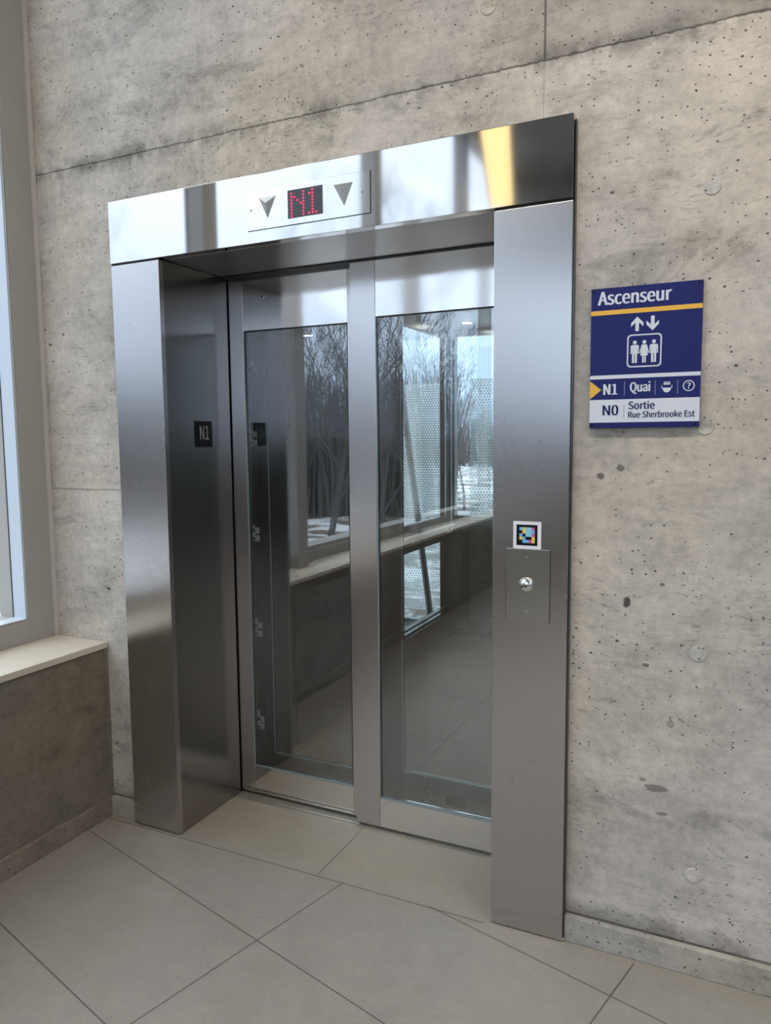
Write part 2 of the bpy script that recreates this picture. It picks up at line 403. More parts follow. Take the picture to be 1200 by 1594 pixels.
def floor_tiles(name, base, joints, rot=None, rough=.42):
    """joints: ('grid', dirA unit, [offsets along normal], dirB, [offsets]) lists; lines built from distances"""
    m, nt, out = new_mat(name)
    b = nt.nodes.new('ShaderNodeBsdfPrincipled')
    co = coord(nt)
    sep = nt.nodes.new('ShaderNodeSeparateXYZ'); L(nt, co, sep.inputs[0])
    X, Y = sep.outputs['X'], sep.outputs['Y']
    line = None; tid = None
    for (nx, ny, off, per, w, cond) in joints:
        d = mathn(nt, 'SUBTRACT', mathn(nt, 'ADD', mathn(nt, 'MULTIPLY', X, nx), mathn(nt, 'MULTIPLY', Y, ny)), off)
        if per:
            q = mathn(nt, 'DIVIDE', d, per)
            rn = mathn(nt, 'ROUND', q)
            tid = mathn(nt, 'FLOOR', q) if tid is None else mathn(nt, 'MULTIPLY_ADD', mathn(nt, 'FLOOR', q), 7.3, tid)
            d = mathn(nt, 'MULTIPLY', mathn(nt, 'SUBTRACT', q, rn), per)
        l = ramp(nt, mathn(nt, 'ABSOLUTE', d), w, w*.45)
        if cond == 'hall': l = mathn(nt, 'MULTIPLY', l, mathn(nt, 'LESS_THAN', Y, -.004))
        if cond == 'reveal': l = mathn(nt, 'MULTIPLY', l, mathn(nt, 'GREATER_THAN', Y, -.004))
        if cond == 'right': l = mathn(nt, 'MULTIPLY', l, mathn(nt, 'MULTIPLY', mathn(nt, 'GREATER_THAN', X, -1.2), mathn(nt, 'LESS_THAN', Y, -.004)))
        if cond == 'portal': l = mathn(nt, 'MULTIPLY', l, mathn(nt, 'LESS_THAN', X, -.02))
        line = l if line is None else mathn(nt, 'MAXIMUM', line, l)
    big = noise(nt, co, 1.6, 5, .6, .3); mid = noise(nt, co, 9, 6, .65, .3); fine = noise(nt, co, 70, 4, .7)
    spots = ramp(nt, noise(nt, co, 26, 5, .7, .8), .62, .72)
    val = mathn(nt, 'MULTIPLY_ADD', big, .34, .80)
    val = mathn(nt, 'ADD', val, mathn(nt, 'MULTIPLY_ADD', mid, .36, -.18))
    val = mathn(nt, 'ADD', val, mathn(nt, 'MULTIPLY_ADD', fine, .34, -.17))
    val = mathn(nt, 'ADD', val, mathn(nt, 'MULTIPLY', spots, .05))
    # beige dust along the wall and in the reveal
    dust = mathn(nt, 'MULTIPLY', ramp(nt, Y, -.14, .12), mathn(nt, 'MULTIPLY_ADD', mid, .9, .25, clamp=True))
    colr = mixc(nt, dust, base, tuple(c*k for c, k in zip(base, (1.02, .95, .80))))
    vm = nt.nodes.new('ShaderNodeVectorMath'); vm.operation = 'SCALE'
    L(nt, colr, vm.inputs[0]); L(nt, val, vm.inputs['Scale'])
    col = mixc(nt, mathn(nt, 'MULTIPLY', line, .8), vm.outputs[0], (.055, .045, .036, 1))
    L(nt, col, b.inputs['Base Color'])
    L(nt, mathn(nt, 'MULTIPLY_ADD', mid, .2, rough-.1), b.inputs['Roughness'])
    b.inputs['Specular IOR Level'].default_value = .4
    bp = nt.nodes.new('ShaderNodeBump'); bp.inputs['Strength'].default_value = .25; bp.inputs['Distance'].default_value = .002
    L(nt, mathn(nt, 'SUBTRACT', mathn(nt, 'MULTIPLY', fine, .4), mathn(nt, 'MULTIPLY', line, 2.0)), bp.inputs['Height']); L(nt, bp.outputs[0], b.inputs['Normal'])
    L(nt, b.outputs[0], out.inputs[0])
    return m

def dot_film(name, pitch=.0235, r=.0092):
    """white ceramic dots in a staggered grid, clear between; lies in an x-z plane"""
    m, nt, out = new_mat(name)
    co = coord(nt)
    sep = nt.nodes.new('ShaderNodeSeparateXYZ'); L(nt, co, sep.inputs[0])
    px, pz = pitch, pitch*1.732
    best = None
    for ox, oz in ((0, 0), (.5, .5)):
        fx = mathn(nt, 'ADD', mathn(nt, 'DIVIDE', sep.outputs['X'], px), ox+1000)
        fz = mathn(nt, 'ADD', mathn(nt, 'DIVIDE', sep.outputs['Z'], pz), oz+1000)
        fx = mathn(nt, 'MULTIPLY', mathn(nt, 'SUBTRACT', mathn(nt, 'FRACT', fx), .5), px)
        fz = mathn(nt, 'MULTIPLY', mathn(nt, 'SUBTRACT', mathn(nt, 'FRACT', fz), .5), pz)
        d = mathn(nt, 'SQRT', mathn(nt, 'ADD', mathn(nt, 'MULTIPLY', fx, fx), mathn(nt, 'MULTIPLY', fz, fz)))
        best = d if best is None else mathn(nt, 'MINIMUM', best, d)
    msk = mathn(nt, 'LESS_THAN', best, r)
    tr = nt.nodes.new('ShaderNodeBsdfTransparent')
    df = nt.nodes.new('ShaderNodeBsdfDiffuse'); df.inputs[0].default_value = (.90, .96, .94, 1)
    tl = nt.nodes.new('ShaderNodeBsdfTranslucent'); tl.inputs[0].default_value = (.90, .96, .94, 1)
    mm = nt.nodes.new('ShaderNodeMixShader'); mm.inputs[0].default_value = .5
    L(nt, df.outputs[0], mm.inputs[1]); L(nt, tl.outputs[0], mm.inputs[2])
    mx = nt.nodes.new('ShaderNodeMixShader')
    L(nt, msk, mx.inputs[0]); L(nt, tr.outputs[0], mx.inputs[1]); L(nt, mm.outputs[0], mx.inputs[2])
    L(nt, mx.outputs[0], out.inputs[0])
    return m

def snow_ground(name):
    m, nt, out = new_mat(name)
    b = nt.nodes.new('ShaderNodeBsdfPrincipled'); b.inputs['Roughness'].default_value = .8
    co = coord(nt)
    n = ramp(nt, noise(nt, co, .35, 7, .72, .4), .44, .56)
    n2 = noise(nt, co, 3, 5, .7)
    c = mixc(nt, n, (.10, .08, .06, 1), (.78, .82, .88, 1))
    c = mixc(nt, mathn(nt, 'MULTIPLY', n2, .35), c, (.2, .18, .16, 1))
    L(nt, c, b.inputs['Base Color']); L(nt, b.outputs[0], out.inputs[0])
    return m

S_COL = (.535, .512, .505)
M_jamb = steel('brushed_steel_upright', S_COL, .27, 'z', .85, .02, 0.0)
M_lintel = steel('brushed_steel_lintel', (.545, .54, .545), .060, 'x', .55, .012, .003)
M_reveal = steel('shaded_brushed_steel_reveal', (.36, .345, .335), .20, 'z', .45, .04, .015)  # same steel as the uprights, its colour darkened to deepen the reveal's shade
M_soffit = steel('brushed_steel_soffit', (.42, .41, .395), .30, 'x', .6)
M_rail = steel('brushed_steel_door_rail', (.82, .81, .81), .09, 'x', .35, .02, .02)
M_stile = steel('brushed_steel_door_stile', (.66, .64, .64), .26, 'z', .75, .02, .006)
M_kick = steel('brushed_steel_cab', (.42, .42, .42), .32, 'y', .5, .02, 0.0)
M_cabmetal = steel('grey_steel_cab_frame', (.27, .28, .28), .28, 'z', .5, .02, 0.0)
M_cabdark = steel('dark_steel_cab_panel', (.16, .165, .16), .3, 'z', .5, .02, 0.0)
M_plate = steel('brushed_steel_plate', (.58, .58, .58), .07, 'x', .5, .012, .006)
M_call = steel('brushed_steel_call_plate', (.56, .55, .53), .27, 'z', .75, .02, .004)
M_bright = plain('polished_steel', (.80, .80, .79), .18, 1.0, mottled=.02)
M_arrow = plain('satin_arrow_steel', (.50, .49, .47), .36, 1.0, mottled=.03)
M_bead = plain('pale_glazing_bead', (.27, .33, .34), .35, .3, mottled=.03)  # glazing bead, its pale tone also painting the highlight along rail and stile
M_dark = plain('black_gap', (.012, .012, .012), .6)
M_shaftdark = plain('dark_shaft_paint', (.012, .013, .013), .6, spec=.2)
M_bracket = plain('galvanised_bracket', (.55, .62, .62), .45, .3, mottled=.25, scale=90)
M_alum = plain('grey_window_aluminium', (.36, .35, .335), .42, 0.0, mottled=.02)
M_fin = plain('grey_mullion_aluminium', (.44, .43, .42), .42, 0.0, mottled=.02)
M_alumlight = plain('light_window_trim', (.52, .50, .47), .5, 0.0, mottled=.02)
M_gasket = plain('black_gasket', (.02, .02, .025), .5)
M_stone = plain('pale_stone_sill', (.60, .55, .47), .45, mottled=.10, scale=14)
M_glass = glass('door_glass', (.96, .975, .975), 1.0, .16)
M_winglass = glass('window_glass', (.98, .99, .99), 1.0, .012, .3)      # reflection set low so no mirrored end window veils the trees
M_cabglass = glass('cab_glass', (.95, .975, .98), 1.0, .045)
M_conc = concrete('cast_concrete_wall', (.455, .430, .400))
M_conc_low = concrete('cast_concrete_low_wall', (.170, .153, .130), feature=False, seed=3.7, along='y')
M_conc_skirt = concrete('cast_concrete_skirting', (.335, .325, .310), feature=False, seed=9.1)
M_conc_skirt2 = concrete('cast_concrete_skirting_dark', (.185, .170, .150), feature=False, seed=5.1, along='y')
M_ceil = concrete('cast_concrete_ceiling', (.24, .235, .225), feature=False, seed=12.0)
M_plug = concrete('mortar_plug', (.47, .455, .425), feature=False, seed=21.0)
aA = (.2570, .9664)          # normal of the long tile joints
M_floor = floor_tiles('porcelain_floor_tiles', (.292, .272, .250), [
    (.2570, .9664, -.514, .458, .0028, 'hall'),
    (.9664, -.2570, .410, .905, .0028, 'right'),
    (0, 1, -.010, None, .003, 'portal'),
    (1, 0, -.615, None, .0025, 'reveal')], rough=.42)
M_cabfloor = floor_tiles('cab_floor_tiles', (.40, .285, .225), [
    (0, 1, 1.25, .61, .003, None), (1, 0, -.62, .61, .003, None)], rough=.55)
M_sill = plain('aluminium_door_sill', (.33, .31, .27), .38, .6, mottled=.1)
M_blue = plain('sign_blue', (.012, .018, .125), .5, spec=.25, mottled=.03)
M_yellow = plain('sign_yellow', (.80, .45, .055), .45, mottled=.02)
M_white = plain('sign_white', (.66, .69, .76), .45, mottled=.02)
M_navy = plain('sign_navy_ink', (.010, .014, .08), .5, spec=.2, mottled=.02)
M_faint = plain('sign_divider', (.22, .25, .38), .45, mottled=.02)
M_black = plain('black_plastic', (.006, .006, .007), .35, spec=.2)
M_grey_ink = plain('grey_raised_letters', (.30, .30, .30), .4)
M_display = plain('smoked_display', (.030, .028, .04), .25)
M_led = plain('red_led', (.55, .02, .08), .4, emit=(1.0, .03, .12), estr=.55)
M_lampglow = plain('downlight_glow', (.9, .9, .85), .4, emit=(1.0, .95, .85), estr=26)
M_wood = plain('pale_wood_handrail', (.72, .62, .50), .35, mottled=.12, scale=8)
M_cabceil = plain('pale_cab_ceiling', (.42, .45, .49), .35, mottled=.02)
M_dots = dot_film('white_dot_frit')
M_bark = plain('grey_brown_bark', (.085, .075, .070), .9, mottled=.3, scale=3)
M_brush = plain('brown_brushwood', (.125, .108, .098), .9, mottled=.3, scale=2)
M_snow = snow_ground('patchy_snow')
M_paper = plain('white_sticker_paper', (.80, .80, .84), .5, mottled=.01)

FILL_GLOW = 26.0
# ------------------------------------------------------------------ measures of the place (metres)
X1, X0, X3 = -1.2219, -1.4436, .2191      # left jamb inner / outer edge, right jamb outer edge (right jamb inner edge = 0)
HO, ZT = 2.13, 2.3466                     # opening height, lintel top
YW = .030                                 # face of the concrete wall
CEIL = 4.60
HANG = 4.00                               # underside level of the added hanging lights
XL = -1.585                               # face of the low wall on the left
ROOM_Y, ROOM_X = -7.0, 5.0

# ------------------------------------------------------------------ setting
fl = bmesh.new()
add_box(fl, -2.0, ROOM_X, ROOM_Y, .02, -.20, 0)
add_box(fl, X1-.02, .02, .02, .338, -.20, 0)
struct(mesh_obj('floor', fl, M_floor), 'grey porcelain tile floor laid at an angle')
wf = bmesh.new()
add_box(wf, -2.02, X1-.03, YW, .33, -.2, CEIL)
add_box(wf, .03, ROOM_X, YW, .33, -.2, CEIL)
add_box(wf, X1-.03, .03, YW, .33, HO+.03, CEIL)
wall_front = struct(mesh_obj('wall_front', wf, M_conc), 'pitted cast concrete wall around the elevator')
for i, (px, pz) in enumerate(((.561, 2.117), (.563, 1.514), (.564, .908), (.570, .283), (-.030, 2.689))):
    bm = bmesh.new(); add_disc(bm, (px, YW+.004, pz), .0215 if i < 4 else .024, 'y', .0065, 28)
    mesh_obj('tie_hole_plug', bm, M_plug, wall_front)
struct(box('wall_left', -2.02, XL, ROOM_Y, YW-.001, -.2, .682, M_conc_low), 'low concrete wall under the window')
struct(box('wall_right', ROOM_X, ROOM_X+.2, ROOM_Y, YW, -.2, CEIL, M_ceil), 'concrete wall')
struct(box('wall_back', -2.02, ROOM_X+.2, ROOM_Y-.2, ROOM_Y, 3.52, CEIL, M_ceil), 'concrete wall over the end window')
struct(box('wall_back', -2.02, ROOM_X+.2, ROOM_Y-.2, ROOM_Y, -.2, 1.42, M_conc_low), 'low concrete wall at the end of the hall')
struct(box('ceiling', -2.02, ROOM_X+.2, ROOM_Y, .33, CEIL, CEIL+.2, M_ceil), 'concrete ceiling')
struct(box('trim_1', -1.90, XL+.008, ROOM_Y, YW-.002, .682, .706, M_stone, bev=.002), 'pale stone sill on the low concrete wall')
bm = bmesh.new(); add_box(bm, X3+.004, ROOM_X, .010, YW+.002, 0, .078, .003)
struct(mesh_obj('baseboard_front', bm, M_conc_skirt), 'rough concrete kerb under the wall')
bm = bmesh.new(); add_box(bm, XL+.012, X0-.006, .010, YW+.002, 0, .078, .003)
struct(mesh_obj('baseboard_corner', bm, M_conc_skirt), 'short concrete kerb beside the left upright')
bm = bmesh.new(); add_box(bm, XL-.002, XL+.013, ROOM_Y, YW-.002, 0, .074, .003)
struct(mesh_obj('baseboard_left', bm, M_conc_skirt2), 'concrete kerb under the low wall')

struct(box('trim_3', XL-.001, XL+.007, .012, YW-.0005, .076, .681, M_conc_low, bev=.001), 'grout strip in the corner of the low wall')
# window on the left: end mullion, transom, mullions, panes
win = thing('window_1', 'tall grey aluminium window over the low wall', None, (-1.9, -3, .706)); win['kind'] = 'structure'
WX0, WX1, GX = -2.02, -1.85, -1.860
boxes('window_frame', [(WX0, WX1, -.098, .012, .706, CEIL-.002), (WX0, WX1-.0005, ROOM_Y+.001, -.098, .706, .795), (WX0, WX1-.0005, ROOM_Y+.001, -.098, CEIL-.09, CEIL-.002)], M_alum, win, .0015)
box('window_trim', WX0, WX1+.010, .012, .0295, .706, CEIL-.002, M_alumlight, win, .002)
for my in (-.995, -2.92, -4.85):
    box('mullion', -1.875, -1.760, my-.055, my+.055, .7065, CEIL-.002, M_fin, win, .002)
M_return = plain('sky_tinted_window_return', (.52, .58, .66), .4, mottled=.02)  # white part; the blue of the sky light is put into its colour
box('return_liner', -1.935, -1.868, -.1015, -.0985, .7955, CEIL-.092, M_return, win)
box('return_liner', -1.935, -1.868, -.940, -.1015, .7955, .7985, M_return, win)
box('outer_seal', -1.9395, -1.936, -.1035, -.0985, .7955, CEIL-.092, M_gasket, win)
ys = [-.098, -.940, -1.050, -2.865, -2.975, -4.795, -4.905, ROOM_Y+.001]
for a, b_ in zip(ys[0::2], ys[1::2]):
    p = box('pane', GX-.004, GX+.004, b_+.006, a-.006, .801, CEIL-.096, M_winglass, win)
    boxes('gasket', [(GX-.006, GX+.006, a-.006, a-.001, .797, CEIL-.094), (GX-.006, GX+.006, b_+.001, b_+.006, .797, CEIL-.094),
                     (GX-.006, GX+.006, b_+.006, a-.006, .796, .801)], M_alum, p)
# window at the end of the hall, behind the camera
win2 = thing('window_2', 'wide grey aluminium window at the end of the hall', None, (0, ROOM_Y, 0)); win2['kind'] = 'structure'
fr = [(-2.02, ROOM_X, ROOM_Y-.15, ROOM_Y, 1.42, 1.52), (-2.02, ROOM_X, ROOM_Y-.15, ROOM_Y, 3.40, 3.52)]
for k in range(6): fr.append((-2.02+k*1.38, -1.92+k*1.38, ROOM_Y-.15, ROOM_Y, 1.52, 3.40))
boxes('window_frame', fr, M_alum, win2, .002)
for k in range(5): box('pane', -1.92+k*1.38, -2.02+(k+1)*1.38, ROOM_Y-.08, ROOM_Y-.07, 1.52, 3.40, M_winglass, win2)

# warm glowing strip along the tile direction, and an added fill light
bdir = Vector((-.2570, -.9664, 0)); adir = Vector((.9664, -.2570, 0))
M_strip = plain('warm_strip_glow', (.85, .70, .40), .5, emit=(1.0, .72, .30), estr=1.5)  # slat strip's warm brightness put in as glow; its hanging form is invented
M_striprib = plain('strip_rib_glow', (.6, .48, .26), .5, emit=(1.0, .66, .22), estr=.85)
lt = thing('added_hanging_light', 'warm glowing ribbed strip above the hall, mirrored in the lintel', 'fill light', (0, 0, CEIL))
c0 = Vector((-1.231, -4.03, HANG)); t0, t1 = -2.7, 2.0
def slab(name, w0, w1, z0, z1, mat):
    bm = bmesh.new()
    P = [c0+adir*w+bdir*t for t in (t0, t1) for w in (w0, w1)]
    vs = [bm.verts.new((p.x, p.y, z)) for z in (z0, z1) for p in (P[0], P[1], P[3], P[2])]
    for f in ((0,1,2,3),(7,6,5,4),(0,4,5,1),(1,5,6,2),(2,6,7,3),(3,7,4,0)): bm.faces.new([vs[k] for k in f])
    fix_normals(bm); mesh_obj(name, bm, mat, lt)
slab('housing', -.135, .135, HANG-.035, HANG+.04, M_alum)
for t in (t0+.4, (t0+t1)/2, t1-.4):
    p = c0 + bdir*t; bm = bmesh.new(); add_tube(bm, [(p.x, p.y, HANG+.04), (p.x, p.y, CEIL)], .006, 8); mesh_obj('hanger', bm, M_alum, lt)
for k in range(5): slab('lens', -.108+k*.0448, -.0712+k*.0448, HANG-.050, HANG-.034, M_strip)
for k in range(6): slab('strip_rib_glow', -.116+k*.0448, -.108+k*.0448, HANG-.044, HANG-.034, M_striprib)
M_tube = plain('fill_light_glow', (.9, .9, .88), .5, emit=(1.0, .93, .84), estr=FILL_GLOW)  # fill light added to brighten the wall, out of the lintel's mirror view
for y_, lb in ((-1.5, 'unseen white fill light added overhead in front of the elevator'),):
    lt2 = thing('added_hanging_light', lb, 'fill light', (1.8, y_, CEIL))
    box('housing', -.62, 4.4, y_-.11, y_+.11, HANG-.07, HANG-.001, M_alum, lt2, .004)
    for hx in (-.3, 1.9, 4.1):
        bm = bmesh.new(); add_tube(bm, [(hx, y_, HANG-.001), (hx, y_, CEIL)], .006, 8); mesh_obj('hanger', bm, M_alum, lt2)
    box('diffuser', -.60, 4.38, y_-.09, y_+.09, HANG-.085, HANG-.069, M_tube, lt2, .004)

# ------------------------------------------------------------------ elevator portal (steel surround)
portal = thing('elevator_portal', 'brushed stainless steel surround framing the elevator entrance', 'elevator door frame', (-.61, 0, 0))
def jamb(xa, xb, reveal_x, name):
    g = box(name, xa, xb, 0, .021, .004, HO-.006, M_jamb, portal, .0012)
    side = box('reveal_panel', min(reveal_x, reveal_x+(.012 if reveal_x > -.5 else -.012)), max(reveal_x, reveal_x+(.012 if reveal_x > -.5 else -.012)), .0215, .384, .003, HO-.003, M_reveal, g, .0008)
    return g
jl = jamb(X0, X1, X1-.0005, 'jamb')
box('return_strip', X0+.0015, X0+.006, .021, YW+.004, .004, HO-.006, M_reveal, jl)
jr = jamb(0, X3, .0005, 'jamb')
box('return_strip', X3-.006, X3-.0015, .021, YW+.004, .004, HO-.006, M_cabdark, jr)
box('edge_strip', X3+.001, X3+.004, .012, YW+.001, .004, ZT-.01, M_cabdark, jr)
box('shadow_joint', X0+.001, X1-.001, .002, .02, HO-.006, HO, M_dark, portal)
box('shadow_joint', .001, X3-.001, .002, .02, HO-.006, HO, M_dark, portal)
box('lintel', -1.4420, X3-.0005, -.006, YW+.002, HO, ZT, M_lintel, portal, .0015)
box('soffit', X1-.0005, .0005, YW+.003, .345, HO, HO+.012, M_soffit, portal, .0008)
box('soffit_joint', X1, 0, .345, .42, HO-.004, HO+.006, M_dark, portal)
for fx in (X0+.006, X1-.008, .004, X3-.004):
    bm = bmesh.new(); add_disc(bm, (fx, .008, .0035), .008, 'z', .004, 14, 1); mesh_obj('foot_pad', bm, M_alumlight, portal)

# floor indicator panel on the lintel
ind = thing('floor_indicator', 'steel floor indicator plate with red lit N1 on the lintel', 'floor indicator', (-.61, -.006, 2.169))
YI = -.0085
box('plate', -.834, -.385, YI, -.0058, 2.170, 2.2935, M_plate, ind, .0006)
box('shadow_line', -.834, -.3835, -.0075, -.0062, 2.1683, 2.170, M_dark, ind)
box('shadow_line', -.385, -.3835, -.0075, -.0062, 2.170, 2.2935, M_dark, ind)
disp = box('display', -.677, -.549, YI-.0006, YI+.001, 2.189, 2.2755, M_display, ind, .0003)
bm = bmesh.new()
pit = .0112
glyphs = [('N', 0, ["10001","11001","10101","10011","10001","10001","10001","10001"]), ('1', 6.1, ["0010","0110","0010","0010","0010","0010","0010","0111"])]
def dot(bm, cx, cz): add_disc(bm, (cx, YI-.0005, cz), .0037, 'y', .0008, 12)
Ncols = [-.6625 + i*.0112 for i in range(5)]
rows = [2.2655 - i*.00985 for i in range(8)]
for i in range(8):
    dot(bm, Ncols[0], rows[i] - .0016); dot(bm, Ncols[4]-.0012, rows[i])
for k, (ci, ri) in enumerate(((1, 1.3), (2, 2.4), (3, 3.4))): dot(bm, Ncols[ci], rows[0]-ri*.00985)
for i in range(8): dot(bm, -.5855, rows[i]+.0014)
dot(bm, -.5965, rows[1]+.001)
for ox in (-.0125, .0125): dot(bm, -.5855+ox, rows[7]+.0012)
mesh_obj('led_digits', bm, M_led, disp)
def arrow(xa, xb, xt, zt, zb, name='arrow'):
    bm = bmesh.new()
    A, B, T = (xa, YI, zt), (xb, YI, zt), (xt, YI, zb)
    apex = ((xa+xb)/2, YI-.012, zt-.022)
    va, vb, vt, vp = [bm.verts.new(p) for p in (A, B, T, apex)]
    for f in ((va, vb, vp), (vb, vt, vp), (vt, va, vp), (va, vt, vb)): bm.faces.new(f)
    fix_normals(bm)
    return mesh_obj(name, bm, M_arrow, ind)
arrow(-.786, -.721, -.7535, 2.268, 2.201); arrow(-.510, -.443, -.4735, 2.268, 2.201)
for sx in (-.8175, -.411):
    bm = bmesh.new(); add_disc(bm, (sx, YI+.0005, 2.2335), .0032, 'y', .0012, 12); mesh_obj('screw', bm, M_cabdark, ind)

# call button panel
call = thing('call_button_panel', 'square brushed steel call button plate on the right upright', 'call button', (.106, 0, .96))
box('plate', .0425, .1695, -.0035, .0005, .961, 1.1705, M_call, call, .0006)
box('shadow_line', .1695, .1710, -.001, .0003, .960, 1.1705, M_dark, call)
box('shadow_line', .041, .0425, -.001, .0003, .961, 1.1705, M_dark, call)
bm = bmesh.new(); add_disc(bm, (.1035, -.003, 1.066), .0225, 'y', .004, 32); ring = mesh_obj('button_ring', bm, M_call, call)
bm = bmesh.new(); add_disc(bm, (.1035, -.006, 1.066), .0182, 'y', .004, 32, -1, .004); btn = mesh_obj('button', bm, M_bright, call)
bm = bmesh.new(); add_disc(bm, (.1035, -.0138, 1.0635), .003, 'y', .0006, 12); mesh_obj('button_mark', bm, M_dark, btn)
for sz in (1.147, .988):
    bm = bmesh.new(); add_disc(bm, (.1035, -.003, sz), .0036, 'y', .0016, 14); mesh_obj('screw', bm, M_bright, call)

# coloured code sticker
stk = thing('code_sticker', 'white square sticker with black field and coloured cells above the call button', 'sticker', (.103, 0, 1.171))
box('backing', .0618, .1432, -.0008, .0004, 1.1715, 1.2505, M_paper, stk)
box('black_field', .0715, .1325, -.0012, -.0006, 1.181, 1.241, M_black, stk)
cc = {'b': plain('ink_blue', (.16, .46, .80), .5), 'y': plain('ink_yellow', (.85, .62, .08), .5), 'm': plain('ink_magenta', (.62, .10, .32), .5), 'c': plain('ink_cyan', (.25, .60, .82), .5)}
cells = ["byccm", "kyccb", "bkccm", "ybkky", "kbbmy"]
for r_, row in enumerate(cells):
    for c_, ch in enumerate(row):
        if ch in cc:
            xx = .0800 + c_*.0090; zz = 1.2335 - r_*.0090
            box('colour_cell', xx, xx+.0090, -.0015, -.0010, zz-.0090, zz, cc[ch], stk)

# N1 plaque inside the left reveal
plq = thing('floor_plaque', 'small black N1 floor plaque inside the left steel reveal', 'floor sign', (X1, .215, 1.465))
box('plate', X1-.0005, X1+.0028, .1655, .2645, 1.465, 1.5645, M_black, plq, .0008)
text_obj('raised_letters', 'N1', .1905, 1.494, .052, .052, X1+.0026, M_grey_ink, plq, 0, 'yz', .0012)

# ------------------------------------------------------------------ landing doors
def door_leaf(name, label, x0, x1, y, stile_l, stile_r, zb, zt, bot, top, gl, key=None, cat='elevator door', rail_mat=M_rail, st_mat=M_stile, stile_top=None):
    t = thing(name, label, cat, ((x0+x1)/2, y+.015, zb))
    box('stile', x0, x0+stile_l, y, y+.03, zb, zt, st_mat, t, .001)
    box('stile', x1-stile_r, x1, y, y+.03, zb, zt, st_mat, t, .001)
    xa, xb = x0+stile_l+.0005, x1-stile_r-.0005
    tr_ = box('top_rail', xa, xb, y+.001, y+.029, top, zt, rail_mat, t, .0008)
    br_ = box('bottom_rail', xa, xb, y+.001, y+.029, zb, bot, rail_mat, t, .0008)
    box('glass', xa-.0005, xb+.0005, y+.006, y+.014, bot, top, gl, t)
    bm = bmesh.new()
    lp = [[bm.verts.new((x_, yy, z_)) for x_, z_ in ((xa+d, bot+d), (xb-d, bot+d), (xb-d, top-d), (xa+d, top-d))] for d in (0, .004) for yy in (y+.004, y+.016)]
    for i in range(4):
        j = (i+1) % 4
        for A, B in ((0, 1), (1, 3), (3, 2), (2, 0)): bm.faces.new((lp[A][i], lp[A][j], lp[B][j], lp[B][i]))
    fix_normals(bm); mesh_obj('gasket', bm, M_gasket, t)
    box('glazing_bead', xa, xb, y+.0008, y+.0055, bot-.001, bot+.005, M_bead, t)
    box('glazing_bead', xa, xa+.004, y+.0008, y+.0055, bot+.005, top, M_bead, t)
    if key:
        bm = bmesh.new(); add_disc(bm, (key[0], y+.001, key[1]), .0085, 'y', .002, 20)
        k = mesh_obj('key_hole', bm, M_bright, tr_)
        bm = bmesh.new(); add_disc(bm, (key[0], y-.0005, key[1]), .0052, 'y', .001, 16); mesh_obj('key_slot', bm, M_dark, k)
    return t
door_leaf('landing_door_leaf', 'left glass landing door leaf with key hole in its steel top rail', -1.2185, -.655, .392, .066, .028, .012, 2.126, .127, 1.921, M_glass, (-1.0575, 2.048))
door_leaf('landing_door_leaf', 'right glass landing door leaf beside the call button upright', -.651, .10, .355, .101, .085, .012, 2.126, .125, 1.927, M_glass)
sl = bmesh.new(); add_box(sl, X1, 0, .338, .46, -.03, 0.0, .001)
for gy in (.350, .372, .388, .412): add_box(sl, X1, 0, gy, gy+.003, 0, .003)
tag(mesh_obj('door_sill', sl, M_sill), 'grooved metal sill under the glass landing doors', 'door sill')

# ------------------------------------------------------------------ shaft and cab
struct(boxes('wall_shaft_left', [(-2.02, -1.92, .33, 3.0, -3.5, 4.2)], M_shaftdark), 'unseen dark wall added to block the bright rear view')
struct(boxes('wall_shaft_right', [(.62, .72, .33, 3.75, -3.5, 4.2)], M_shaftdark), 'unseen dark wall added to block the bright rear view')
struct(box('wall_shaft_top', -2.02, .72, .33, 3.8, 4.2, 4.3, M_shaftdark), 'dark shaft roof')
struct(box('wall_shaft_lower', -2.02, .72, .33, .40, -3.5, -.21, M_shaftdark), 'dark shaft wall below the landing')
struct(box('wall_shaft_blocker', -.47, .62, 3.70, 3.80, -3.5, 4.2, M_shaftdark), 'unseen dark wall added to block the bright rear view')  # solid part added to keep bright outdoors out of the cab glass reflections
sg = thing('window_3', 'glazed steel framed shaft enclosure behind the cab', None, (-.65, 3.7, -3.5)); sg['kind'] = 'structure'
fr = []
for (xa, xb, ya, yb) in ((-2.02, -1.95, 3.0, 3.06), (-2.02, -1.95, 3.68, 3.75), (-1.55, -1.49, 3.68, 3.75), (-.53, -.47, 3.68, 3.75)): fr.append((xa, xb, ya, yb, -3.5, 4.2))
for z in (-3.5, -.12, 2.62, 4.12):
    fr.append((-1.95, -1.55, 3.69, 3.74, z, z+.07)); fr.append((-1.49, -.53, 3.69, 3.74, z, z+.07)); fr.append((-2.01, -1.96, 3.06, 3.68, z, z+.07))
boxes('window_frame', fr, M_cabmetal, sg, .002)
box('pane', -1.99, -1.98, 3.06, 3.68, -3.45, 4.15, M_cabglass, sg)
bp_ = box('pane', -1.95, -.53, 3.71, 3.72, -3.45, 4.15, M_cabglass, sg)
bm = bmesh.new(); vs = [bm.verts.new(p) for p in ((-1.95, 3.705, .03), (-1.553, 3.705, .03), (-1.553, 3.705, 1.95), (-1.95, 3.705, 1.95))]; bm.faces.new(vs)
f_ = mesh_obj('dotted_film', bm, M_dots, bp_); f_['label'] = 'white dotted band on the shaft glass'
bb = bmesh.new(); add_tube(bb, [(-1.93, 3.62, 2.08), (-1.64, 3.62, -.1)], .028, 8)
tag(mesh_obj('brace_bar', bb, M_cabdark), 'dark diagonal steel brace in the glazed shaft behind the cab', 'brace')
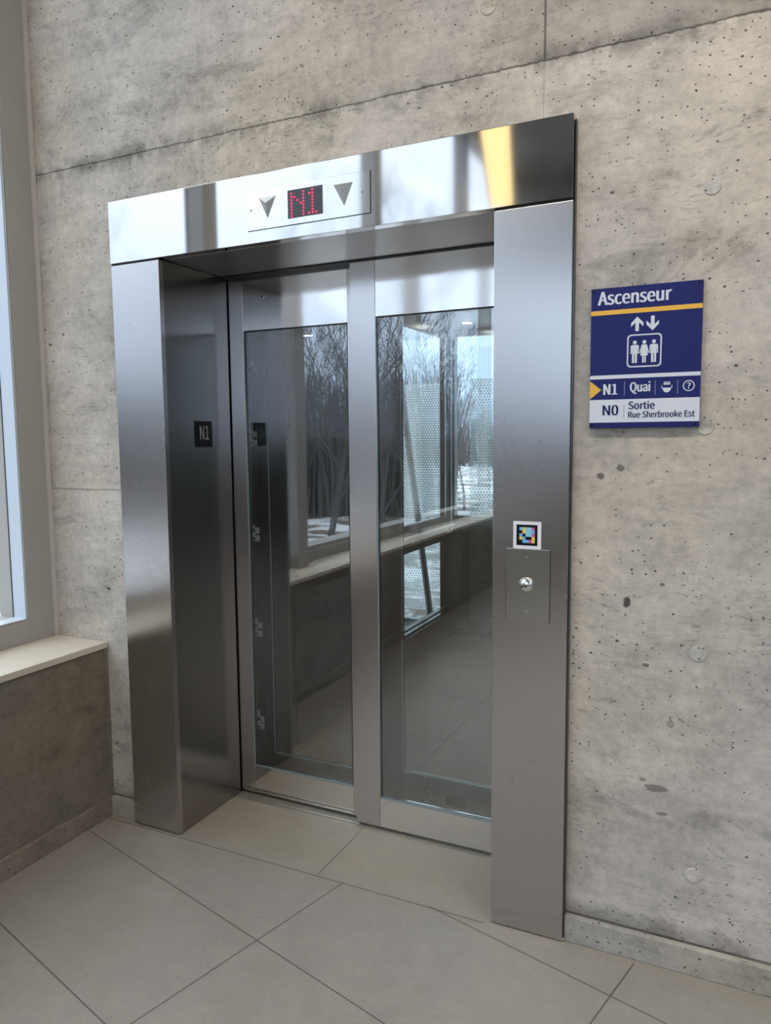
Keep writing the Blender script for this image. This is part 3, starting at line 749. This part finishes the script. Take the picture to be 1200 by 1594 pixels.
# guide strip with the little brackets, seen at the far left of the left leaf
struct(boxes('trim_2', [(-1.36, -1.235, .445, .60, -.3, 2.5)], M_shaftdark), 'dark door return beside the doors')
words = ('topmost of five pale brackets', 'second from the top of five pale brackets', 'middle one of five pale brackets', 'second from the bottom of five pale brackets', 'lowest of five pale brackets')
for (bz, w_) in zip((1.795, 1.497, 1.093, .682, .269), words):
    t = thing('shaft_bracket', w_ + ' behind the left door glass', 'bracket', (-1.235, .50, bz), 'pale brackets behind the left door glass')
    box('plate', -1.235, -1.228, .455, .545, bz-.034, bz+.034, M_bracket, t, .001)
    for q in (-.017, .017):
        tb = box('tab', -1.228, -1.175, .497, .502, bz+q-.013, bz+q+.013, M_bracket, t, .001)
        bm = bmesh.new(); add_disc(bm, (-1.200, .497, bz+q), .007, 'y', .006, 10); mesh_obj('bolt', bm, M_cabdark, tb)

cab = thing('elevator_cab', 'glass walled elevator cab with tiled floor behind the landing doors', 'elevator cab', (-.42, 1.9, 0))
CX0, CX1, CY0, CY1, CZ = -1.285, .43, .66, 3.24, 2.29
box('cab_floor', CX0, CX1, CY0, CY1, -.10, -.002, M_cabfloor, cab)
box('cab_sill', -1.235, .43, .48, CY0, -.08, -.003, M_sill, cab)
box('cab_ceiling', CX0, CX1, CY0, CY1, CZ, CZ+.06, M_cabceil, cab)
# left wall
box('kick_plate', -1.283, -1.255, .895, 2.955, .004, .200, M_kick, cab, .0015)
for b_ in ([(-1.300, -1.262, .80, .905, 0, CZ), (-1.300, -1.262, 2.93, 2.96, 0, CZ), (-1.300, -1.270, 2.96, 3.18, 0, .80), (-1.300, -1.264, .905, 2.93, .205, .222), (-1.300, -1.264, .905, 2.93, .240, .255),
                     (-1.300, -1.264, .905, 2.93, .755, .935), (-1.300, -1.264, .905, 2.93, 2.20, CZ)]): box('wall_frame', *b_, M_cabmetal, cab, .001)
box('glass', -1.288, -1.280, .905, 2.93, .255, .755, M_cabglass, cab)
box('glass', -1.288, -1.280, .905, 2.93, .935, 2.20, M_cabglass, cab)
hr = bmesh.new()
add_tube(hr, [(-1.215, .86, .862), (-1.215, 2.99, .862)], .016, 14)
rail = mesh_obj('handrail', hr, M_wood, cab, True); rail['label'] = 'pale wooden handrail along the glass wall'
bm = bmesh.new()
bm.free()
for yy in (.95, 1.6, 2.25, 2.9):
    bm = bmesh.new(); add_tube(bm, [(-1.264, yy, .83), (-1.222, yy, .83), (-1.215, yy, .845)], .007, 8); mesh_obj('handrail_bracket', bm, M_bright, rail)
# rear wall
for b_ in ([(-1.300, -1.278, 3.18, 3.24, 0, CZ), (.35, .43, 3.18, 3.24, 0, CZ), (-1.278, .35, 3.18, 3.24, .79, .815), (-1.278, .35, 3.18, 3.24, .865, .915), (-1.278, .35, 3.18, 3.24, 2.24, CZ), (-1.278, .35, 3.18, 3.24, 0, .06)]): box('rear_frame', *b_, M_cabmetal, cab, .001)
box('rear_transom', -1.278, .35, 3.17, 3.235, .815, .865, M_kick, cab, .001)
box('rear_panel', -1.278, .35, 3.20, 3.23, .06, .79, M_cabdark, cab)
box('glass', -1.278, .35, 3.205, 3.213, .915, 2.24, M_cabglass, cab)
rg = box('rear_screen', -1.150, .33, 3.140, 3.148, .10, 2.15, M_cabglass, cab)
bm = bmesh.new(); vs = [bm.verts.new(p) for p in ((-1.143, 3.138, .122), (-.75, 3.138, .122), (-.75, 3.138, 1.925), (-1.143, 3.138, 1.925))]; bm.faces.new(vs)
mesh_obj('dotted_film', bm, M_dots, rg)['label'] = 'white dotted band on the rear glass'
# right wall
box('right_wall', CX1-.03, CX1, CY0, 3.18, 0, CZ, M_cabmetal, cab)
box('front_return', -1.36, -1.235, .66, .80, 0, CZ, M_cabdark, cab)
for dx, dy in ((-1.085, 2.90), (-.2, 2.90), (-.2, 1.5)):
    bm = bmesh.new(); add_disc(bm, (dx, dy, CZ), .042, 'z', .004, 24, -1)
    rim = mesh_obj('downlight', bm, M_bright, cab)
    bm = bmesh.new(); add_disc(bm, (dx, dy, CZ-.003), .030, 'z', .003, 20, -1); mesh_obj('lamp', bm, M_lampglow, rim)
door_leaf('cab_door_leaf', 'left glass cab door leaf just behind the left landing leaf', -1.185, -.70, .530, .040, .06, .010, 2.12, .128, 2.06, M_cabglass, cat='cab door', rail_mat=M_cabmetal, st_mat=M_cabdark)
cr = door_leaf('cab_door_leaf', 'right glass cab door leaf just behind the right landing leaf', -.668, .16, .590, .108, .06, .010, 2.12, .128, 2.06, M_cabglass, cat='cab door', rail_mat=M_cabmetal, st_mat=M_cabdark)
box('maker_plate', -.372, -.285, .586, .592, .028, .066, M_shaftdark, cr, .0005)

# ------------------------------------------------------------------ wall sign
sign = thing('elevator_sign', 'blue Ascenseur sign with yellow band on the concrete wall', 'sign', (.409, .02, 1.514))
YS = .0125
box('panel', .2695, .5485, YS, YW-.0005, 1.514, 1.8865, M_blue, sign, .0008)
YF = YS + .0001
def flat(name, poly, mat, y=YF, t=.0007):
    bm = bmesh.new(); add_prism(bm, poly, y-t, y); fix_normals(bm); return mesh_obj(name, bm, mat, sign)
def rect(x0, x1, z0, z1): return [(x0, z0), (x1, z0), (x1, z1), (x0, z1)]
flat('yellow_band', rect(.2697, .5483, 1.8155, 1.8275), M_yellow)
flat('white_band', rect(.2697, .5483, 1.6455, 1.6555), M_white)
flat('white_field', rect(.2697, .5483, 1.5285, 1.5900), M_white)
flat('yellow_arrow', [(.2697, 1.5915), (.3000, 1.6165), (.2697, 1.6415)], M_yellow)
text_obj('lettering', 'Ascenseur', .2865, 1.8425, .187, .0345, YF, M_white, sign, 0.045)
text_obj('lettering', 'N1', .3052, 1.6035, .0375, .028, YF, M_white, sign, 0.050)
text_obj('lettering', 'Quai', .3745, 1.6095, .052, .0245, YF, M_white, sign, 0.045)
YN = YF - .0007
text_obj('lettering', 'N0', .3045, 1.5480, .0415, .0270, YN, M_navy, sign, 0.040)
text_obj('lettering', 'Sortie', .3715, 1.5630, .067, .0200, YN, M_navy, sign, 0.035)
text_obj('lettering', 'Rue Sherbrooke Est', .3715, 1.5405, .166, .0160, YN, M_navy, sign, 0.030)
for dx in (.3605, .4385, .4940): flat('divider', rect(dx-.0008, dx+.0008, 1.600, 1.637), M_faint)
flat('divider', rect(.3597, .3610, 1.540, 1.575), M_faint, YN, .0003)
def updown(cx, up):
    s = 1 if up else -1; zc = 1.7865
    pts = [(-.0045, -.0185), (.0045, -.0185), (.0045, .004), (.0155, -.007), (.0155, .003), (0, .0190), (-.0155, .003), (-.0155, -.007), (-.0045, .004)]
    return [(cx+x*s, zc+z*s) for x, z in pts]
flat('up_arrow', updown(.3895, True), M_white); flat('down_arrow', updown(.4282, False), M_white)
# rounded frame with three riders
def rrect(cx, cz, w, h, r, n=6):
    P = []
    for sx, sz, a0 in ((1, 1, 0), (-1, 1, 90), (-1, -1, 180), (1, -1, 270)):
        for k in range(n+1):
            a = math.radians(a0 + 90*k/n)
            P.append((cx + sx*(w/2-r) + r*math.cos(a), cz + sz*(h/2-r) + r*math.sin(a)))
    return P
def ring_mesh(name, outer, inner, mat, y=YF, t=.0007):
    bm = bmesh.new(); n = len(outer)
    lo = [[bm.verts.new((x, yy, z)) for x, z in pl] for pl in (outer, inner) for yy in (y-t, y)]
    of, ob, inf, inb = lo
    for i in range(n):
        j = (i+1) % n
        bm.faces.new((of[i], of[j], inf[j], inf[i])); bm.faces.new((of[i], ob[i], ob[j], of[j])); bm.faces.new((inf[i], inf[j], inb[j], inb[i]))
    fix_normals(bm); return mesh_obj(name, bm, mat, sign)
FX, FZ = .4085, 1.7165
ring_mesh('cabin_frame', rrect(FX, FZ, .087, .086, .010), rrect(FX, FZ, .080, .079, .0075), M_white)
def rider(cx, woman):
    bm = bmesh.new()
    bz = FZ - .0315
    add_prism(bm, [(cx+.0048*math.cos(2*PI*k/14), bz+.0535+.0052*math.sin(2*PI*k/14)) for k in range(14)], YF-.0007, YF)
    if woman:
        add_prism(bm, [(cx-.0065, bz+.0470), (cx-.0125, bz+.0255), (cx-.0098, bz+.0245), (cx-.0055, bz+.0375), (cx-.0100, bz+.0185), (cx-.0048, bz+.0185), (cx-.0048, bz), (cx-.0008, bz), (cx-.0008, bz+.0185),
                       (cx+.0008, bz+.0185), (cx+.0008, bz), (cx+.0048, bz), (cx+.0048, bz+.0185), (cx+.0100, bz+.0185), (cx+.0055, bz+.0375), (cx+.0098, bz+.0245), (cx+.0125, bz+.0255), (cx+.0065, bz+.0470)], YF-.0007, YF)
    else:
        add_prism(bm, [(cx-.0075, bz+.0470), (cx-.0105, bz+.0440), (cx-.0105, bz+.0235), (cx-.0075, bz+.0235), (cx-.0070, bz+.0390), (cx-.0065, bz+.0390), (cx-.0062, bz), (cx-.0008, bz), (cx-.0008, bz+.0240),
                       (cx+.0008, bz+.0240), (cx+.0008, bz), (cx+.0062, bz), (cx+.0065, bz+.0390), (cx+.0070, bz+.0390), (cx+.0075, bz+.0235), (cx+.0105, bz+.0235), (cx+.0105, bz+.0440), (cx+.0075, bz+.0470)], YF-.0007, YF)
    fix_normals(bm); return mesh_obj('rider_pictogram', bm, M_white, sign)
rider(FX-.0240, False); rider(FX, True); rider(FX+.0240, False)
# transport emblem (half bowl with comb on top) and question mark in a ring
bm = bmesh.new(); ex, ez = .4672, 1.6180
add_prism(bm, [(ex+.0105*math.cos(PI+PI*k/12), ez-.001+.0125*math.sin(PI+PI*k/12)) for k in range(13)], YF-.0007, YF)
for k in range(4): add_prism(bm, rect(ex-.0078+k*.0043, ex-.0050+k*.0043, ez+.0085, ez+.0145), YF-.0007, YF)
add_prism(bm, rect(ex-.0078, ex+.0082, ez+.0065, ez+.0090), YF-.0007, YF)
for s in (-1, 1): add_prism(bm, [(ex+s*.0135, ez+.005), (ex+s*.0120, ez+.006), (ex+s*.0112, ez-.003), (ex+s*.0128, ez-.003)], YF-.0007, YF)
fix_normals(bm); mesh_obj('transit_emblem', bm, M_white, sign)
def circ(cx, cz, r, n=28): return [(cx+r*math.cos(2*PI*k/n), cz+r*math.sin(2*PI*k/n)) for k in range(n)]
ring_mesh('help_ring', circ(.5208, 1.6203, .0142), circ(.5208, 1.6203, .0118), M_white)
text_obj('help_mark', '?', .5165, 1.6128, .0088, .0150, YF, M_white, sign, 0.050)
for sx, sz in ((.2765, 1.8795), (.5385, 1.8795), (.2765, 1.521), (.5385, 1.521)):
    bm = bmesh.new(); add_disc(bm, (sx, YS+.0002, sz), .0036, 'y', .0012, 14); mesh_obj('screw', bm, M_black, sign)

# ------------------------------------------------------------------ outdoors: snow ground, bare trees, brush
GZ = -3.5
gm = bmesh.new()
n = 60; R = 150
grid = [[None]*(n+1) for _ in range(n+1)]
for i in range(n+1):
    for j in range(n+1):
        x = -R + 2*R*i/n; y = -R + 2*R*j/n
        z = GZ + .35*math.sin(x*.11+1)*math.cos(y*.09)
        d = math.hypot(x, y)
        z += 1.8*max(0, min(1, (d-60)/70))
        if d < 14: z = GZ
        grid[i][j] = gm.verts.new((x, y, z))
for i in range(n):
    for j in range(n): gm.faces.new((grid[i][j], grid[i+1][j], grid[i+1][j+1], grid[i][j+1]))
struct(mesh_obj('ground', gm, M_snow, smooth=True), 'patchy snow covered ground outside')

def tree_mesh(seed, height, spread):
    rnd = random.Random(seed)
    bm = bmesh.new()
    def grow(p, d, length, r, depth):
        steps = 4 if depth < 2 else 3
        pts = [p.copy()]; rads = [r]
        dd = d.copy()
        for s in range(steps):
            dd = (dd + Vector((rnd.gauss(0, .13), rnd.gauss(0, .13), rnd.gauss(.03, .09)))).normalized()
            p = p + dd*length/steps
            pts.append(p.copy()); rads.append(r*(1 - .62*(s+1)/steps))
        add_tube(bm, pts, rads, 6 if depth == 0 else (4 if depth < 3 else 3), cap=False)
        if depth >= 5: return
        k = {0: 7, 1: 4, 2: 3, 3: 3, 4: 2}[depth]
        for q in range(k):
            t = (.32 + .68*(q+rnd.random()*.7)/k) if depth == 0 else (.25 + .75*(q+rnd.random())/k)
            t = min(t, .99)
            f = t*steps; i0 = min(int(f), steps-1)
            b = pts[i0].lerp(pts[i0+1], f-i0)
            ax = dd.orthogonal().normalized(); ax.rotate(Matrix.Rotation(rnd.random()*2*PI, 3, dd))
            nd = dd.copy(); nd.rotate(Matrix.Rotation(rnd.uniform(.45, .95)*spread, 3, ax))
            nd = (nd + Vector((0, 0, .22))).normalized()
            rr = max(.010, rads[i0]*(.58 if depth else .50))
            grow(b, nd, length*rnd.uniform(.50, .68)*(1 if depth else .85), rr, depth+1)
        if depth > 0:
            grow(pts[-1], dd, length*.5, max(.010, rads[-1]), depth+1)
    grow(Vector((0, 0, -.3)), Vector((rnd.gauss(0, .05), rnd.gauss(0, .05), 1)).normalized(), height*.62, height*.0125, 0)
    me = bpy.data.meshes.new('bare_tree'); bm.to_mesh(me); bm.free(); me.materials.append(M_bark)
    return me
protos = [tree_mesh(s, h, sp) for s, h, sp in ((1, 12, 1.0), (2, 14, .8), (3, 11, 1.1), (4, 13, .9))]
def put_tree(me, x, y, s, rz, label, group):
    o = bpy.data.objects.new('bare_tree', me); C.objects.link(o)
    o.location = (x, y, GZ); o.scale = (s, s, s); o.rotation_euler = (0, 0, rz)
    return tag(o, label, 'tree', group)
rnd = random.Random(5)
def polar(az, d):        # azimuth in degrees measured from +y towards -x
    a = math.radians(az); return -math.sin(a)*d, math.cos(a)*d
# nearer single trees (seen mirrored in the left door leaf)
x, y = polar(147.2, 20); put_tree(protos[0], x, y, .95, .4, 'tall bare tree with thick forked branches mirrored in the left door glass', None)
x, y = polar(158.2, 27); put_tree(protos[2], x, y, .95, 2.1, 'bare tree standing clear of the woods, mirrored in the right door glass', None)
x, y = polar(153.5, 25); put_tree(protos[3], x, y, .9, 1.1, 'slender bare tree with arching twigs mirrored beside the dark window post', None)
for az in list(range(19, 60, 3)) + list(range(62, 122, 6)) + list(range(124, 164, 3)):
    d = rnd.uniform(38, 56)
    x, y = polar(az + rnd.uniform(-.8, .8), d)
    sc_ = rnd.uniform(.8, 1.1)
    if az < 22 or az > 158: sc_ *= .72
    put_tree(rnd.choice(protos), x, y, sc_, rnd.uniform(0, 6.28), 'bare leafless tree in the grey woods outside the glass', 'bare trees of the woods outside')
for az in (11, 14, 17, 166, 169):
    x, y = polar(az, rnd.uniform(80, 95)); put_tree(rnd.choice(protos), x, y, .9, az, 'small distant bare tree beyond the snow, outside the glass', 'distant bare trees beyond the snow')
bm = bmesh.new()
for k in range(9000):
    az = rnd.uniform(20.5, 159.5) if k > 2500 else (rnd.uniform(20.5, 34) if k % 2 else rnd.uniform(144, 159.5))
    d = rnd.uniform(42, 66)
    x, y = polar(az, d); h = 2.2 + 7.5*rnd.random()**1.5
    lx, ly = rnd.gauss(0, .12)*h, rnd.gauss(0, .12)*h
    add_tube(bm, [(x, y, GZ-.2), (x+lx*.4, y+ly*.4, GZ+h*.5), (x+lx, y+ly, GZ+h)], [.10, .075, .045], 3, cap=False)
for k in range(2600):
    az = rnd.uniform(-35, 20) if k % 2 else rnd.uniform(160, 174); d = rnd.uniform(100, 125)
    x, y = polar(az, d); h = rnd.uniform(2.0, 6.5)
    add_tube(bm, [(x, y, GZ), (x+rnd.gauss(0, .5), y, GZ+1.8+h)], [.2, .06], 3, cap=False)
tag(mesh_obj('brushwood', bm, M_brush), 'dense brown winter brushwood under the bare trees', 'brushwood', kind='stuff')

# ------------------------------------------------------------------ world and camera
w = bpy.data.worlds.new('World'); sc.world = w; w.use_nodes = True
nt = w.node_tree
for n_ in list(nt.nodes): nt.nodes.remove(n_)
wo = nt.nodes.new('ShaderNodeOutputWorld'); bg = nt.nodes.new('ShaderNodeBackground')
tc = nt.nodes.new('ShaderNodeTexCoord'); sp = nt.nodes.new('ShaderNodeSeparateXYZ')
L(nt, tc.outputs['Generated'], sp.inputs[0])
cl = noise(nt, tc.outputs['Generated'], 2.2, 5, .55, .3)
el = ramp(nt, sp.outputs['Z'], -.02, .6)
colr = mixc(nt, el, (.62, .77, 1.0, 1), (.86, .93, 1.0, 1))
vm = nt.nodes.new('ShaderNodeVectorMath'); vm.operation = 'SCALE'
L(nt, colr, vm.inputs[0]); L(nt, mathn(nt, 'MULTIPLY', mathn(nt, 'MULTIPLY_ADD', cl, .35, .82), mathn(nt, 'MULTIPLY_ADD', mathn(nt, 'MAXIMUM', sp.outputs['Z'], 0.0), 1.25, 1.15)), vm.inputs['Scale'])
L(nt, vm.outputs[0], bg.inputs[0]); bg.inputs[1].default_value = 1.25
L(nt, bg.outputs[0], wo.inputs[0])

cam = bpy.data.cameras.new('Camera'); co_ = bpy.data.objects.new('Camera', cam); C.objects.link(co_)
co_.location = (.6426, -2.0865, 1.4875)
co_.rotation_euler = Euler((1.4737, .0088, .4420), 'XYZ')
cam.sensor_fit = 'VERTICAL'; cam.sensor_height = 24.0; cam.sensor_width = 18.0
cam.lens = 1156.3/1594*24.0
cam.clip_end = 500; cam.clip_start = .02
sc.camera = co_
sc.view_settings.view_transform = 'Standard'; sc.view_settings.look = 'None'
sc.view_settings.exposure = 0.42; sc.view_settings.gamma = 1.0
sc.view_settings.use_curve_mapping = False
cy = sc.cycles
cy.transparent_max_bounces = 32; cy.max_bounces = 14; cy.glossy_bounces = 8; cy.diffuse_bounces = 6
cy.use_denoising = True
cy.sample_clamp_indirect = 8.0
